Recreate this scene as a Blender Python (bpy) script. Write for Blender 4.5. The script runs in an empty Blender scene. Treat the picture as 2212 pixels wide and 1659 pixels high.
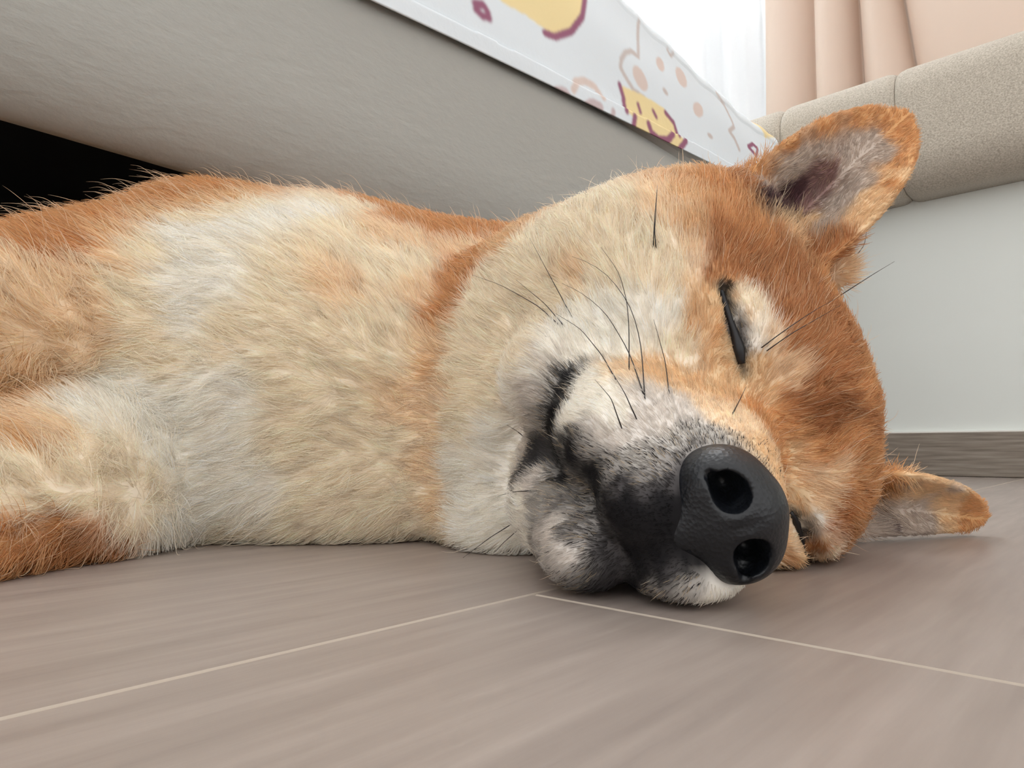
import bpy, bmesh, math, random
import numpy as np
from mathutils import Vector, Matrix
from mathutils.bvhtree import BVHTree

NFUR = 350000
rng = np.random.default_rng(7)
random.seed(7)
sc = bpy.context.scene
C = sc.collection

# ------------------------------------------------------------------ camera, world, lights, exposure
FPX, CX, CY = 1500.0, 1106.0, 829.5
CAM_H, PITCH = 0.042, math.radians(5.35)
SP, CP = math.sin(PITCH), math.cos(PITCH)
cam = bpy.data.cameras.new('camera')
cam.sensor_fit = 'HORIZONTAL'
cam.sensor_width = 36.0
cam.lens = 36.0 * FPX / 2212.0
cam.clip_start = 0.01
camo = bpy.data.objects.new('camera', cam)
camo.location = (0, 0, CAM_H)
camo.rotation_euler = (math.pi / 2 + PITCH, 0, 0)
C.objects.link(camo)
sc.camera = camo

sc.view_settings.view_transform = 'Standard'
sc.view_settings.look = 'None'
sc.view_settings.gamma = 1
sc.view_settings.use_curve_mapping = False
sc.view_settings.exposure = 0.32

w = bpy.data.worlds.new('world')
sc.world = w
w.use_nodes = True
bg = w.node_tree.nodes['Background']
bg.inputs[0].default_value = (1.0, 0.99, 0.975, 1)
bg.inputs[1].default_value = 1.25
cy = sc.cycles
cy.max_bounces = 8; cy.diffuse_bounces = 6; cy.glossy_bounces = 3; cy.transmission_bounces = 6; cy.transparent_max_bounces = 6
cy.use_adaptive_sampling = True; cy.adaptive_threshold = 0.09; cy.adaptive_min_samples = 12
cy.caustics_reflective = False; cy.caustics_refractive = False
# daylight falling in through the window at the head of the bed
dl = bpy.data.lights.new('window_daylight', 'AREA'); dl.shape = 'RECTANGLE'; dl.size = 3.3; dl.size_y = 1.6; dl.energy = 120; dl.color = (0.95, 0.98, 1.0)
dlo = bpy.data.objects.new('window_daylight', dl); C.objects.link(dlo)


def ray(px, py):
    a = (px - CX) / FPX
    b = (CY - py) / FPX
    return np.array([a, CP - b * SP, b * CP + SP])


def P(px, py, Y):
    r = ray(px, py)
    t = Y / r[1]
    return np.array([0, 0, CAM_H]) + r * t


def proj(p):
    p = np.asarray(p, float) - np.array([0, 0, CAM_H])
    zc = p[..., 1] * CP + p[..., 2] * SP
    yc = p[..., 2] * CP - p[..., 1] * SP
    return np.stack([CX + FPX * p[..., 0] / zc, CY - FPX * yc / zc], -1)


# room axes: planks and the bed run along D1, the window wall along D2
ANG = math.radians(42.5)
D1 = np.array([math.sin(ANG), math.cos(ANG), 0])
D2 = np.array([math.cos(ANG), -math.sin(ANG), 0])
ZU = np.array([0, 0, 1.0])


def room(a, b, z):
    """a along the planks, b across them (right), z up"""
    return tuple(D1 * a + D2 * b + ZU * z)


def hit(px, py, axis, val):
    """point of the pixel's ray on the plane axis.p = val"""
    r = ray(px, py)
    o = np.array([0, 0, CAM_H])
    t = (val - np.dot(o, axis)) / np.dot(r, axis)
    return o + r * t


dlo.location = room(1.26 + 0.20, -0.5, 1.45)
dlo.rotation_euler = Vector((-D1[0], -D1[1], -0.10)).to_track_quat('-Z', 'Z').to_euler()

# ------------------------------------------------------------------ helpers
def lin(r, g, b):
    f = lambda v: (v / 255 / 12.92) if v / 255 <= 0.04045 else ((v / 255 + 0.055) / 1.055) ** 2.4
    return (f(r), f(g), f(b))


def link(o, parent=None):
    C.objects.link(o)
    if parent is not None:
        o.parent = parent
    return o


def mesh_obj(name, verts, faces, mat=None, parent=None, smooth=True):
    me = bpy.data.meshes.new(name)
    if isinstance(verts, np.ndarray):
        verts = verts.tolist()
    if isinstance(faces, np.ndarray):
        faces = faces.tolist()
    me.from_pydata(verts, [], faces)
    me.update()
    if smooth:
        me.polygons.foreach_set('use_smooth', [True] * len(me.polygons))
    if mat:
        me.materials.append(mat)
    return link(bpy.data.objects.new(name, me), parent)


def tag(o, label=None, cat=None, group=None, kind=None):
    if label: o['label'] = label
    if cat: o['category'] = cat
    if group: o['group'] = group
    if kind: o['kind'] = kind
    return o


def mat(name, col, rough=0.6, spec=0.3):
    m = bpy.data.materials.new(name)
    m.use_nodes = True
    b = m.node_tree.nodes['Principled BSDF']
    b.inputs['Base Color'].default_value = (*col, 1)
    b.inputs['Roughness'].default_value = rough
    b.inputs['Specular IOR Level'].default_value = spec
    return m, m.node_tree, b


# ------------------------------------------------------------------ signed distance modelling
class Field:
    def __init__(self, xs, ys, zs):
        self.xs, self.ys, self.zs = [np.asarray(v, np.float32) for v in (xs, ys, zs)]
        self.F = np.full((len(xs), len(ys), len(zs)), 0.08, np.float32)

    def _win(self, lo, hi):
        out = []
        for v, l, h in zip((self.xs, self.ys, self.zs), lo, hi):
            i0 = max(0, int(np.searchsorted(v, l)) - 1)
            i1 = min(len(v), int(np.searchsorted(v, h)) + 1)
            out.append(slice(i0, max(i1, i0)))
        return tuple(out)

    def pts(self, win):
        return np.meshgrid(self.xs[win[0]], self.ys[win[1]], self.zs[win[2]], indexing='ij', sparse=False)

    def add(self, fn, lo, hi, k=0.01, sub=False):
        m = k + 0.012
        win = self._win(np.asarray(lo) - m, np.asarray(hi) + m)
        if any(s.stop <= s.start for s in win):
            return
        X, Y, Z = self.pts(win)
        d = fn(X, Y, Z).astype(np.float32)
        A = self.F[win]
        if sub:
            d = -d
            h = np.clip(0.5 - 0.5 * (d - A) / k, 0, 1) if k > 0 else None
            self.F[win] = (A + (d - A) * (1 - h) + k * h * (1 - h)) if k > 0 else np.maximum(A, d)
            if k > 0:
                h = np.maximum(k - np.abs(A - d), 0) / k
                self.F[win] = np.maximum(A, d) + h * h * k * 0.25
        else:
            if k > 0:
                h = np.maximum(k - np.abs(A - d), 0) / k
                self.F[win] = np.minimum(A, d) - h * h * k * 0.25
            else:
                self.F[win] = np.minimum(A, d)

    def ell(self, c, r, R=None, k=0.01, sub=False):
        """ellipsoid; R rows are the axes of the radii"""
        c = np.asarray(c, np.float32)
        r = np.asarray(r, np.float32) * np.ones(3, np.float32)
        R = np.eye(3, dtype=np.float32) if R is None else np.asarray(R, np.float32)
        ext = np.sqrt(((R * r[:, None]) ** 2).sum(0))

        def fn(X, Y, Z):
            x, y, z = X - c[0], Y - c[1], Z - c[2]
            q0 = s1 = 0
            for i in range(3):
                e = (R[i, 0] * x + R[i, 1] * y + R[i, 2] * z) / r[i]
                q0 = q0 + e * e
                s1 = s1 + (e / r[i]) ** 2
            k0 = np.sqrt(q0)
            return k0 * (k0 - 1) / np.sqrt(s1 + 1e-12)
        self.add(fn, c - ext, c + ext, k, sub)

    def cap(self, a, b, ra, rb, k=0.01, sub=False):
        a = np.asarray(a, np.float32); b = np.asarray(b, np.float32)
        ba = b - a
        L = float(ba @ ba) + 1e-9

        def fn(X, Y, Z):
            x, y, z = X - a[0], Y - a[1], Z - a[2]
            h = np.clip((x * ba[0] + y * ba[1] + z * ba[2]) / L, 0, 1)
            return np.sqrt((x - h * ba[0]) ** 2 + (y - h * ba[1]) ** 2 + (z - h * ba[2]) ** 2) - (ra + (rb - ra) * h)
        r = max(ra, rb)
        self.add(fn, np.minimum(a, b) - r, np.maximum(a, b) + r, k, sub)

    def chain(self, pts, radii, k=0.01, sub=False):
        for i in range(len(pts) - 1):
            self.cap(pts[i], pts[i + 1], radii[i], radii[i + 1], k, sub)

    def mesh(self):
        F, xs, ys, zs = self.F, self.xs, self.ys, self.zs
        ins = F < 0
        n = np.zeros(tuple(s - 1 for s in F.shape), np.uint8)
        sl = (slice(None, -1), slice(1, None))
        for i in (0, 1):
            for j in (0, 1):
                for k in (0, 1):
                    n += ins[sl[i], sl[j], sl[k]]
        act = np.argwhere((n > 0) & (n < 8))
        idx = np.full(n.shape, -1, np.int32)
        idx[act[:, 0], act[:, 1], act[:, 2]] = np.arange(len(act))
        acc = np.zeros((len(act), 3)); cnt = np.zeros(len(act))
        ax = (xs, ys, zs)
        corners = [(i, j, k) for i in (0, 1) for j in (0, 1) for k in (0, 1)]
        for c0 in corners:
            for d in range(3):
                if c0[d]:
                    continue
                c1 = list(c0); c1[d] = 1
                A = act + np.array(c0); B = act + np.array(c1)
                fa = F[A[:, 0], A[:, 1], A[:, 2]]; fb = F[B[:, 0], B[:, 1], B[:, 2]]
                m = (fa < 0) != (fb < 0)
                t = np.where(m, fa / np.where(m, fa - fb, 1), 0)
                for e in range(3):
                    pa = ax[e][A[:, e]]; pb = ax[e][B[:, e]]
                    acc[:, e] += np.where(m, pa + (pb - pa) * t, 0)
                cnt += m
        V = acc / np.maximum(cnt, 1)[:, None]
        quads = []
        for d in range(3):
            e1, e2 = (d + 1) % 3, (d + 2) % 3
            s0 = [slice(1, -1)] * 3; s1 = [slice(1, -1)] * 3
            s0[d] = slice(0, -1); s1[d] = slice(1, None)
            a = ins[tuple(s0)]; b = ins[tuple(s1)]
            g = np.argwhere(a != b)
            fl = a[g[:, 0], g[:, 1], g[:, 2]]
            g = g + np.array([0 if e == d else 1 for e in range(3)])
            def cell(o1, o2):
                q = g.copy(); q[:, e1] -= o1; q[:, e2] -= o2
                return idx[q[:, 0], q[:, 1], q[:, 2]]
            Q = np.stack([cell(1, 1), cell(0, 1), cell(0, 0), cell(1, 0)], 1)
            Q[~fl] = Q[~fl][:, ::-1]
            quads.append(Q)
        Q = np.concatenate(quads)
        Q = Q[(Q >= 0).all(1)]
        return V, Q


def graded(*segs):
    out = []
    for a, b, h in segs:
        out.extend(np.arange(a, b - h * 0.3, h))
    out.append(segs[-1][1])
    return np.array(out)


# ------------------------------------------------------------------ the dog: frame of its head
HF = np.array([-0.12, -0.97, -0.20]); HF /= np.linalg.norm(HF)
HS = np.array([-0.34, -0.18, 0.92]); HS -= HF * (HF @ HS); HS /= np.linalg.norm(HS)
HU = np.cross(HS, HF); HU = HU if HU[0] > 0 else -HU
HO = np.array([0.0867, 0.2365, 0.047])
HR = np.stack([HF, HU, HS])


def H(f, u, s):
    """head coordinates in centimetres: forward, up (crown), side (towards the ceiling)"""
    return HO + (HF * f + HU * u + HS * s) * 0.01


# ------------------------------------------------------------------ room shell
AW, BS = 1.26, -0.435
RZ = math.pi / 2 - ANG            # local x of room objects along D1


def noise_chain(nt, scale, stretch=(1, 1, 1), detail=4, coord='Object', rough=0.55):
    tc = nt.nodes.new('ShaderNodeTexCoord'); mp = nt.nodes.new('ShaderNodeMapping')
    mp.inputs['Scale'].default_value = stretch
    nz = nt.nodes.new('ShaderNodeTexNoise'); nz.inputs['Scale'].default_value = scale
    nz.inputs['Detail'].default_value = detail; nz.inputs['Roughness'].default_value = rough
    nt.links.new(tc.outputs[coord], mp.inputs['Vector']); nt.links.new(mp.outputs[0], nz.inputs['Vector'])
    return nz, mp, tc


def ramp(nt, src, stops):
    r = nt.nodes.new('ShaderNodeValToRGB')
    el = r.color_ramp.elements
    el[0].position, el[0].color = stops[0][0], (*stops[0][1], 1)
    el[1].position, el[1].color = stops[-1][0], (*stops[-1][1], 1)
    for p, c in stops[1:-1]:
        e = el.new(p); e.color = (*c, 1)
    nt.links.new(src, r.inputs[0])
    return r


def bump(nt, src, bs, strength, dist):
    b = nt.nodes.new('ShaderNodeBump'); b.inputs['Strength'].default_value = strength; b.inputs['Distance'].default_value = dist
    nt.links.new(src, b.inputs['Height']); nt.links.new(b.outputs[0], bs.inputs['Normal'])
    return b


# floor: grey-taupe planks along D1
m_plank, nt, bs = mat('plank_wood', (0.3, 0.3, 0.3), 0.42, 0.42)
nz, mp, tc = noise_chain(nt, 5.0, (1.0, 14.0, 1.0), 6)
oi = nt.nodes.new('ShaderNodeObjectInfo')
ad = nt.nodes.new('ShaderNodeVectorMath'); ad.operation = 'ADD'
sc_ = nt.nodes.new('ShaderNodeVectorMath'); sc_.operation = 'SCALE'; sc_.inputs[3].default_value = 37.0
cmb = nt.nodes.new('ShaderNodeCombineXYZ')
for i in range(3):
    nt.links.new(oi.outputs['Random'], cmb.inputs[i])
nt.links.new(cmb.outputs[0], sc_.inputs[0]); nt.links.new(tc.outputs['Object'], ad.inputs[0]); nt.links.new(sc_.outputs[0], ad.inputs[1])
nt.links.new(ad.outputs[0], mp.inputs['Vector'])
nz2 = nt.nodes.new('ShaderNodeTexNoise'); nz2.inputs['Scale'].default_value = 60.0; nz2.inputs['Detail'].default_value = 4
mp2 = nt.nodes.new('ShaderNodeMapping'); mp2.inputs['Scale'].default_value = (0.35, 4.0, 1)
nt.links.new(ad.outputs[0], mp2.inputs['Vector']); nt.links.new(mp2.outputs[0], nz2.inputs['Vector'])
mxn = nt.nodes.new('ShaderNodeMix'); mxn.data_type = 'FLOAT'; mxn.inputs[0].default_value = 0.4
nt.links.new(nz.outputs[0], mxn.inputs[2]); nt.links.new(nz2.outputs[0], mxn.inputs[3])
rp = ramp(nt, mxn.outputs[0], [(0.28, lin(133, 121, 114)), (0.5, lin(147, 135, 127)), (0.72, lin(162, 150, 142))])
nt.links.new(rp.outputs[0], bs.inputs['Base Color'])
bump(nt, mxn.outputs[0], bs, 0.25, 0.001)
m_bevel, _, _ = mat('plank_bevel_highlight', lin(180, 168, 155), 0.6, 0.2)  # lighter tone paints the edge highlight of the seams into the bevel
m_sub, _, _ = mat('floor_base', lin(150, 138, 125), 0.8, 0.1)
floor = mesh_obj('floor', [room(-1.0, -2.4, -0.004), room(1.5, -2.4, -0.004), room(1.5, 2.2, -0.004), room(-1.0, 2.2, -0.004),
                           room(-1.0, -2.4, -0.02), room(1.5, -2.4, -0.02), room(1.5, 2.2, -0.02), room(-1.0, 2.2, -0.02)],
                 [(0, 3, 2, 1), (4, 5, 6, 7), (0, 1, 5, 4), (1, 2, 6, 5), (2, 3, 7, 6), (3, 0, 4, 7)], m_sub, smooth=False)
tag(floor, 'grey-taupe wood plank floor under the sleeping dog', kind='structure')
PLW, PLL, BV = 0.18, 1.22, 0.0009


def plank_mesh(L, Wd):
    v, fc = [], []
    for (i, z) in ((BV, 0.0), (0.0001, -BV), (0.0001, -0.004)):
        v += [(i, i, z), (L - i, i, z), (L - i, Wd - i, z), (i, Wd - i, z)]
    fc.append((0, 1, 2, 3))
    mi = [0]
    for r in (0, 4):
        for k in range(4):
            fc.append((r + k, r + 4 + k, r + 4 + (k + 1) % 4, r + (k + 1) % 4)); mi.append(1)
    me = bpy.data.meshes.new('plank'); me.from_pydata(v, [], fc); me.update()
    me.materials.append(m_plank); me.materials.append(m_bevel)
    me.polygons.foreach_set('material_index', mi)
    return me


pm = plank_mesh(PLL, PLW)
B0 = -0.1352
for k in range(-11, 12):
    b0 = B0 + PLW * k
    off = 0.1563 if k == 0 else 0.1563 + PLL * (0.62 if k == -1 else random.uniform(0.2, 0.8))
    for j in range(-2, 2):
        a0 = off + j * PLL
        if a0 > 1.3 or a0 + PLL < -0.9 or b0 < -2.3 or b0 > 2.0:
            continue
        o = bpy.data.objects.new('plank', pm)
        # plank local x along D1, local y along -D2 so that z stays up
        o.location = room(a0, b0 + PLW, 0)
        o.rotation_euler = (0, 0, RZ)
        link(o, floor)


def room_box(name, a0, a1, b0, b1, z0, z1, m, parent=None, bev=0.0, seg=2):
    bm = bmesh.new()
    vs = [bm.verts.new(room(a, b, z)) for z in (z0, z1) for a, b in ((a0, b0), (a0, b1), (a1, b1), (a1, b0))]
    for f in ((0, 1, 2, 3), (7, 6, 5, 4), (0, 4, 5, 1), (1, 5, 6, 2), (2, 6, 7, 3), (3, 7, 4, 0)):
        bm.faces.new([vs[i] for i in f])
    bmesh.ops.recalc_face_normals(bm, faces=bm.faces)
    if bev:
        bmesh.ops.bevel(bm, geom=list(bm.edges), offset=bev, segments=seg, profile=0.5, affect='EDGES')
    me = bpy.data.meshes.new(name); bm.to_mesh(me); bm.free()
    me.materials.append(m)
    return link(bpy.data.objects.new(name, me), parent)


m_wall, nt, bs = mat('wall_paint', lin(222, 226, 222), 0.75, 0.2)
nz, _, _ = noise_chain(nt, 160.0); bump(nt, nz.outputs[0], bs, 0.06, 0.001)
SILL = 0.60
wall = room_box('wall_back', AW, AW + 0.12, -2.3, 2.1, -0.003, SILL, m_wall)
tag(wall, 'pale wall below the window, behind the bed', kind='structure')
pier = room_box('wall_right', AW, AW + 0.12, 1.3, 2.1, SILL, 2.6, m_wall); tag(pier, 'pale wall beside the window', kind='structure')
wl = room_box('added_wall_left', -1.0, AW, -2.38, -2.3, -0.003, 2.6, m_wall); tag(wl, 'pale unseen wall added behind the bed to darken the gap under it', kind='structure')  # unseen wall, added to keep light out from under the bed
m_base, nt, bs = mat('baseboard_wood', (0.2, 0.2, 0.2), 0.5, 0.3)
nz, mp, tc = noise_chain(nt, 9.0, (60.0, 1.2, 1.0), 5)
mp.inputs['Rotation'].default_value = (0, 0, -RZ); mp.inputs['Scale'].default_value = (1.5, 1.5, 28.0)
rp = ramp(nt, nz.outputs[0], [(0.3, lin(118, 108, 98)), (0.5, lin(138, 128, 117)), (0.7, lin(156, 147, 136))])
nt.links.new(rp.outputs[0], bs.inputs['Base Color'])
bb = room_box('baseboard_back', AW - 0.012, AW, -2.3, 2.1, 0.0005, 0.0675, m_base, bev=0.0012)
tag(bb, 'grey wood-grain baseboard along the window wall', kind='structure')
m_caulk, _, _ = mat('white_sealant', lin(238, 236, 230), 0.5)
room_box('sealant_bead', AW - 0.0105, AW, -2.3, 2.1, 0.0672, 0.0695, m_caulk, bb)

# window with frame and pane behind the curtains
m_frame, _, _ = mat('window_frame', lin(235, 236, 236), 0.4)
m_glass = bpy.data.materials.new('window_glass'); m_glass.use_nodes = True
g = m_glass.node_tree.nodes['Principled BSDF']
g.inputs['Transmission Weight'].default_value = 1.0; g.inputs['Roughness'].default_value = 0.0; g.inputs['IOR'].default_value = 1.02
g.inputs['Base Color'].default_value = (1, 1, 1, 1)
win = bpy.data.objects.new('window_1', None); link(win); win.location = room(AW + 0.22, -0.5, SILL)
tag(win, 'bright window behind the curtains at the head of the bed', kind='structure')
def wbox(name, *a, **k):
    o = room_box(name, *a, **k); o.parent = win; o.matrix_parent_inverse = Matrix.Translation(-Vector(win.location)); return o
wbox('window_sill', AW + 0.12, AW + 0.30, -2.3, 1.3, SILL - 0.03, SILL, m_wall)
wbox('window_frame', AW + 0.21, AW + 0.25, -2.3, 1.3, SILL, SILL + 0.05, m_frame)
for b in (-2.3, -1.12, 0.06, 1.25):
    wbox('window_frame', AW + 0.21, AW + 0.25, b, b + 0.05, SILL + 0.05, 2.3, m_frame)
for b in (-2.25, -1.07, 0.11):
    wbox('window_pane', AW + 0.228, AW + 0.232, b, b + 1.13, SILL + 0.05, 2.3, m_glass)

# ------------------------------------------------------------------ curtains
def cloth_mat(name, col, transl, rough=0.85, weave=900):
    m = bpy.data.materials.new(name); m.use_nodes = True
    nt = m.node_tree; bs = nt.nodes['Principled BSDF']
    bs.inputs['Base Color'].default_value = (*col, 1); bs.inputs['Roughness'].default_value = rough; bs.inputs['Specular IOR Level'].default_value = 0.1
    out = nt.nodes['Material Output']
    tr = nt.nodes.new('ShaderNodeBsdfTranslucent'); tr.inputs[0].default_value = (*col, 1)
    mx = nt.nodes.new('ShaderNodeMixShader'); mx.inputs[0].default_value = transl
    nt.links.new(bs.outputs[0], mx.inputs[1]); nt.links.new(tr.outputs[0], mx.inputs[2]); nt.links.new(mx.outputs[0], out.inputs['Surface'])
    nz, _, _ = noise_chain(nt, weave, (1, 1, 0.25)); bump(nt, nz.outputs[0], bs, 0.15, 0.0004)
    return m, nt, bs, mx


def curtain(name, m, a_face, prof, z0, z1, rows=24, thick=0.0015):
    """prof(t, v) -> (a, b); t across, v = 0 at the bottom"""
    nu = 260
    v, fc = [], []
    for side in (0, 1):
        for j in range(rows):
            vv = j / (rows - 1)
            for i in range(nu):
                a, b = prof(i / (nu - 1), vv)
                v.append(room(a + side * thick, b, z0 + (z1 - z0) * vv))
    n1 = nu * rows
    for j in range(rows - 1):
        for i in range(nu - 1):
            q = (j * nu + i, j * nu + i + 1, (j + 1) * nu + i + 1, (j + 1) * nu + i)
            fc.append(q); fc.append(tuple(x + n1 for x in q[::-1]))
    return mesh_obj(name, v, fc, m)


# fold valleys of the drape, b at the bottom (v=0) and at the top of what is seen
EB = [-0.541, -0.433, -0.347, -0.252, 0.03, 0.20, 0.42, 0.60, 0.80, 1.0]
ET = [-0.529, -0.428, -0.350, -0.286, 0.02, 0.19, 0.41, 0.60, 0.80, 1.0]


def drape(t, v):
    w_ = min(1.0, v / 0.19)
    e = [x + (y - x) * w_ for x, y in zip(EB, ET)]
    n = len(e) - 1
    k = min(int(t * n), n - 1); f = t * n - k
    b = e[k] + (e[k + 1] - e[k]) * f
    dep = [0.050, 0.075, 0.070, 0.060, 0.06, 0.06, 0.06, 0.06, 0.06][k]
    sk = f ** (0.75 if k != 3 else 0.45)
    a = AW + 0.100 - dep * math.sin(math.pi * min(sk, 1)) ** 0.8
    a += 0.004 * math.sin(23 * b + 6 * v + 2 * math.sin(9 * v)) * (1 if k >= 3 else 0.5)
    if k == 3:
        a -= 0.008 * math.exp(-((f - 0.35 - 0.5 * (0.3 - v)) / 0.13) ** 2)
    return a, b


m_drape, _, _, _ = cloth_mat('drape_cloth', lin(232, 213, 198), 0.25)
dr = curtain('curtain', m_drape, AW, drape, SILL + 0.002, 2.4)
tag(dr, 'pinkish beige curtain hanging in folds behind the padded headboard', 'curtain')


def sheer(t, v):
    b = -2.2 + 1.8 * t
    return AW + 0.16 + 0.012 * math.sin(b * 62 + 0.8 * math.sin(b * 23)) + 0.006 * math.sin(b * 140), b


m_sheer, nt, bs, mx = cloth_mat('sheer_cloth', lin(250, 250, 250), 0.75)
tp = nt.nodes.new('ShaderNodeBsdfTransparent'); mx2 = nt.nodes.new('ShaderNodeMixShader'); mx2.inputs[0].default_value = 0.22
nt.links.new(mx.outputs[0], mx2.inputs[1]); nt.links.new(tp.outputs[0], mx2.inputs[2]); nt.links.new(mx2.outputs[0], nt.nodes['Material Output'].inputs['Surface'])
sh = curtain('sheer_curtain', m_sheer, AW, sheer, SILL + 0.002, 2.4, rows=6)
tag(sh, 'white sheer curtain glowing with daylight beside the beige curtain', 'curtain')

# ------------------------------------------------------------------ bed frame
m_side, nt, bs = mat('bed_upholstery', lin(166, 166, 161), 0.6, 0.3)
nz, mp, tc = noise_chain(nt, 70.0, (1, 1, 2.2), 6)
nzb, _, _ = noise_chain(nt, 9.0, (1, 1, 1.5), 3)
mxn = nt.nodes.new('ShaderNodeMix'); mxn.data_type = 'FLOAT'; mxn.inputs[0].default_value = 0.5
nt.links.new(nz.outputs[0], mxn.inputs[2]); nt.links.new(nzb.outputs[0], mxn.inputs[3])
bump(nt, mxn.outputs[0], bs, 0.5, 0.0035)
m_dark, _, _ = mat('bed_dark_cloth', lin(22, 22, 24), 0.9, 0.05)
bed = bpy.data.objects.new('bed', None); link(bed); bed.location = room(0.3, -1.1, 0)
tag(bed, 'grey upholstered bed with a rounded side rail, behind the dog', 'bed')
def to(o, p):
    o.parent = p; o.matrix_parent_inverse = Matrix.Translation(-Vector(p.location)); return o


def extrude_profile(name, prof, a0, a1, m, parent, na=60, wob=0.0):
    v, fc = [], []
    n = len(prof)
    for i in range(na):
        a = a0 + (a1 - a0) * i / (na - 1)
        for (b, z) in prof:
            v.append(room(a, b + wob * math.sin(9 * a + 5 * z), z))
    for i in range(na - 1):
        for k in range(n):
            k2 = (k + 1) % n
            fc.append((i * n + k, i * n + k2, (i + 1) * n + k2, (i + 1) * n + k))
    fc.append(tuple(range(n))); fc.append(tuple((na - 1) * n + k for k in reversed(range(n))))
    o = mesh_obj(name, v, fc, m)
    bm = bmesh.new(); bm.from_mesh(o.data); bmesh.ops.recalc_face_normals(bm, faces=bm.faces); bm.to_mesh(o.data); bm.free()
    return to(o, parent)


ZE = 0.228
arc = [(BS - 0.036 * (1 - math.sin(t)), ZE + 0.075 * (1 - math.cos(t))) for t in np.linspace(0, math.pi / 2, 12)]
prof = [(BS - 0.075, 0.43), (BS - 0.075, ZE + 0.03)] + arc + [(BS, 0.33), (BS, 0.36), (BS, 0.40), (BS - 0.003, 0.425), (BS - 0.012, 0.43)]
extrude_profile('side_rail', prof, -0.75, AW - 0.095, m_side, bed, wob=0.001)
to(room_box('far_side_rail', -0.75, AW - 0.095, -1.83, -1.76, ZE, 0.43, m_side), bed)
to(room_box('foot_rail', -0.80, -0.752, -1.83, BS, ZE, 0.43, m_side, bev=0.01), bed)
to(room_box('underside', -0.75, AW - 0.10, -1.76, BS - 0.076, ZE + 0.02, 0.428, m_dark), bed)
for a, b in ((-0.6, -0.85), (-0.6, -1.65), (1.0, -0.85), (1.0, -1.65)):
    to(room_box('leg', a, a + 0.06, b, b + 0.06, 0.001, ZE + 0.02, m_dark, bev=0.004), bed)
mt = room_box('mattress', -0.74, AW - 0.11, -1.75, BS - 0.006, 0.4305, 0.565, mat('mattress_cloth', lin(225, 225, 222), 0.8)[0], bev=0.02, seg=3)
tag(mt, 'thick mattress lying on the bed under the printed sheet', 'mattress')

# ------------------------------------------------------------------ printed sheet over the mattress
SB = BS + 0.003


def hemz(a):
    return float(np.interp(a, [-0.8, 0.30, 0.41, 0.58, 0.88, 1.17], [0.375, 0.392, 0.402, 0.416, 0.440, 0.452]))


def topz(a):
    return float(np.interp(a, [-0.8, 0.6, 0.70, 0.85, 1.0, 1.1, 1.18], [0.618, 0.616, 0.613, 0.600, 0.590, 0.592, 0.598])) + 0.0018 * math.sin(41 * a) + 0.0012 * math.sin(97 * a + 1)


avals = np.concatenate([np.arange(-0.78, 0.25, 0.04), np.arange(0.25, 1.163, 0.0014)])
prof_t = np.concatenate([np.linspace(0, 0.62, 125), np.linspace(0.63, 0.80, 26), np.linspace(0.82, 1.0, 10)])
NT = len(prof_t)
SV = []
for a in avals:
    hz, tz = hemz(a), topz(a)
    for t in prof_t:
        if t <= 0.62:
            q = t / 0.62
            z = hz + (tz - 0.035 - hz) * q
            b = SB - 0.010 * q ** 2
            if z - hz < 0.017:
                b += 0.0028
            b += 0.0022 * math.sin(17 * a + 30 * z) * q * (1 - q) * 2 + 0.0012 * math.sin(60 * (z - hz) + 4 * a) * q
        elif t <= 0.80:
            q = (t - 0.62) / 0.18 * math.pi / 2
            z = tz - 0.035 + 0.035 * math.sin(q)
            b = SB - 0.010 - 0.045 * (1 - math.cos(q))
        else:
            q = (t - 0.80) / 0.20
            z = tz + 0.002 * math.sin(7 * a + 9 * q)
            b = SB - 0.055 - 1.25 * q
        SV.append(room(a, b, z))
SV = np.array(SV)
na = len(avals)
ii, jj = np.meshgrid(np.arange(na - 1), np.arange(NT - 1), indexing='ij')
i0 = (ii * NT + jj).ravel()
SF = np.stack([i0, i0 + 1, i0 + NT + 1, i0 + NT], 1)
m_sheet, nt, bs = mat('printed_cotton', (0.8, 0.8, 0.8), 0.8, 0.15)
nz, _, _ = noise_chain(nt, 45.0, (1, 1, 1), 5); bump(nt, nz.outputs[0], bs, 0.35, 0.002)
sheet = mesh_obj('bed_sheet', SV, SF, m_sheet)
so = sheet.modifiers.new('thickness', 'SOLIDIFY'); so.thickness = 0.0012; so.offset = -1
tag(sheet, 'white cotton bed sheet printed with yellow and plum doodles over the mattress', 'bed sheet')

# the print, drawn in cloth coordinates (a along the bed, z up its side), from points on the hanging side
def cl(px, py):
    p = hit(px, py, D2, SB - 0.004)
    return p @ D1, p[2]


CA = np.repeat(avals, NT); CZ = SV[:, 2].copy()
over = np.tile(np.maximum(prof_t - 0.70, 0), na)
CZ = CZ + over * 1.0
base = np.array(lin(224, 232, 238))
SC = np.tile(base, (len(SV), 1))


def inpoly(poly):
    P_ = np.array([cl(*p) for p in poly])
    ins = np.zeros(len(CA), bool)
    for (x0, y0), (x1, y1) in zip(P_, np.roll(P_, -1, 0)):
        c = ((y0 > CZ) != (y1 > CZ)) & (CA < (x1 - x0) * (CZ - y0) / (y1 - y0 + 1e-12) + x0)
        ins ^= c
    return ins


def stroke(path, wd, col, closed=False):
    P_ = np.array([cl(*p) for p in path])
    prs = list(zip(P_[:-1], P_[1:])) + ([(P_[-1], P_[0])] if closed else [])
    m = np.zeros(len(CA), bool)
    for p, q in prs:
        d = q - p
        h = np.clip(((CA - p[0]) * d[0] + (CZ - p[1]) * d[1]) / (d @ d + 1e-12), 0, 1)
        m |= np.hypot(CA - p[0] - h * d[0], CZ - p[1] - h * d[1]) < wd
    SC[m] = lin(*col)


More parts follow.
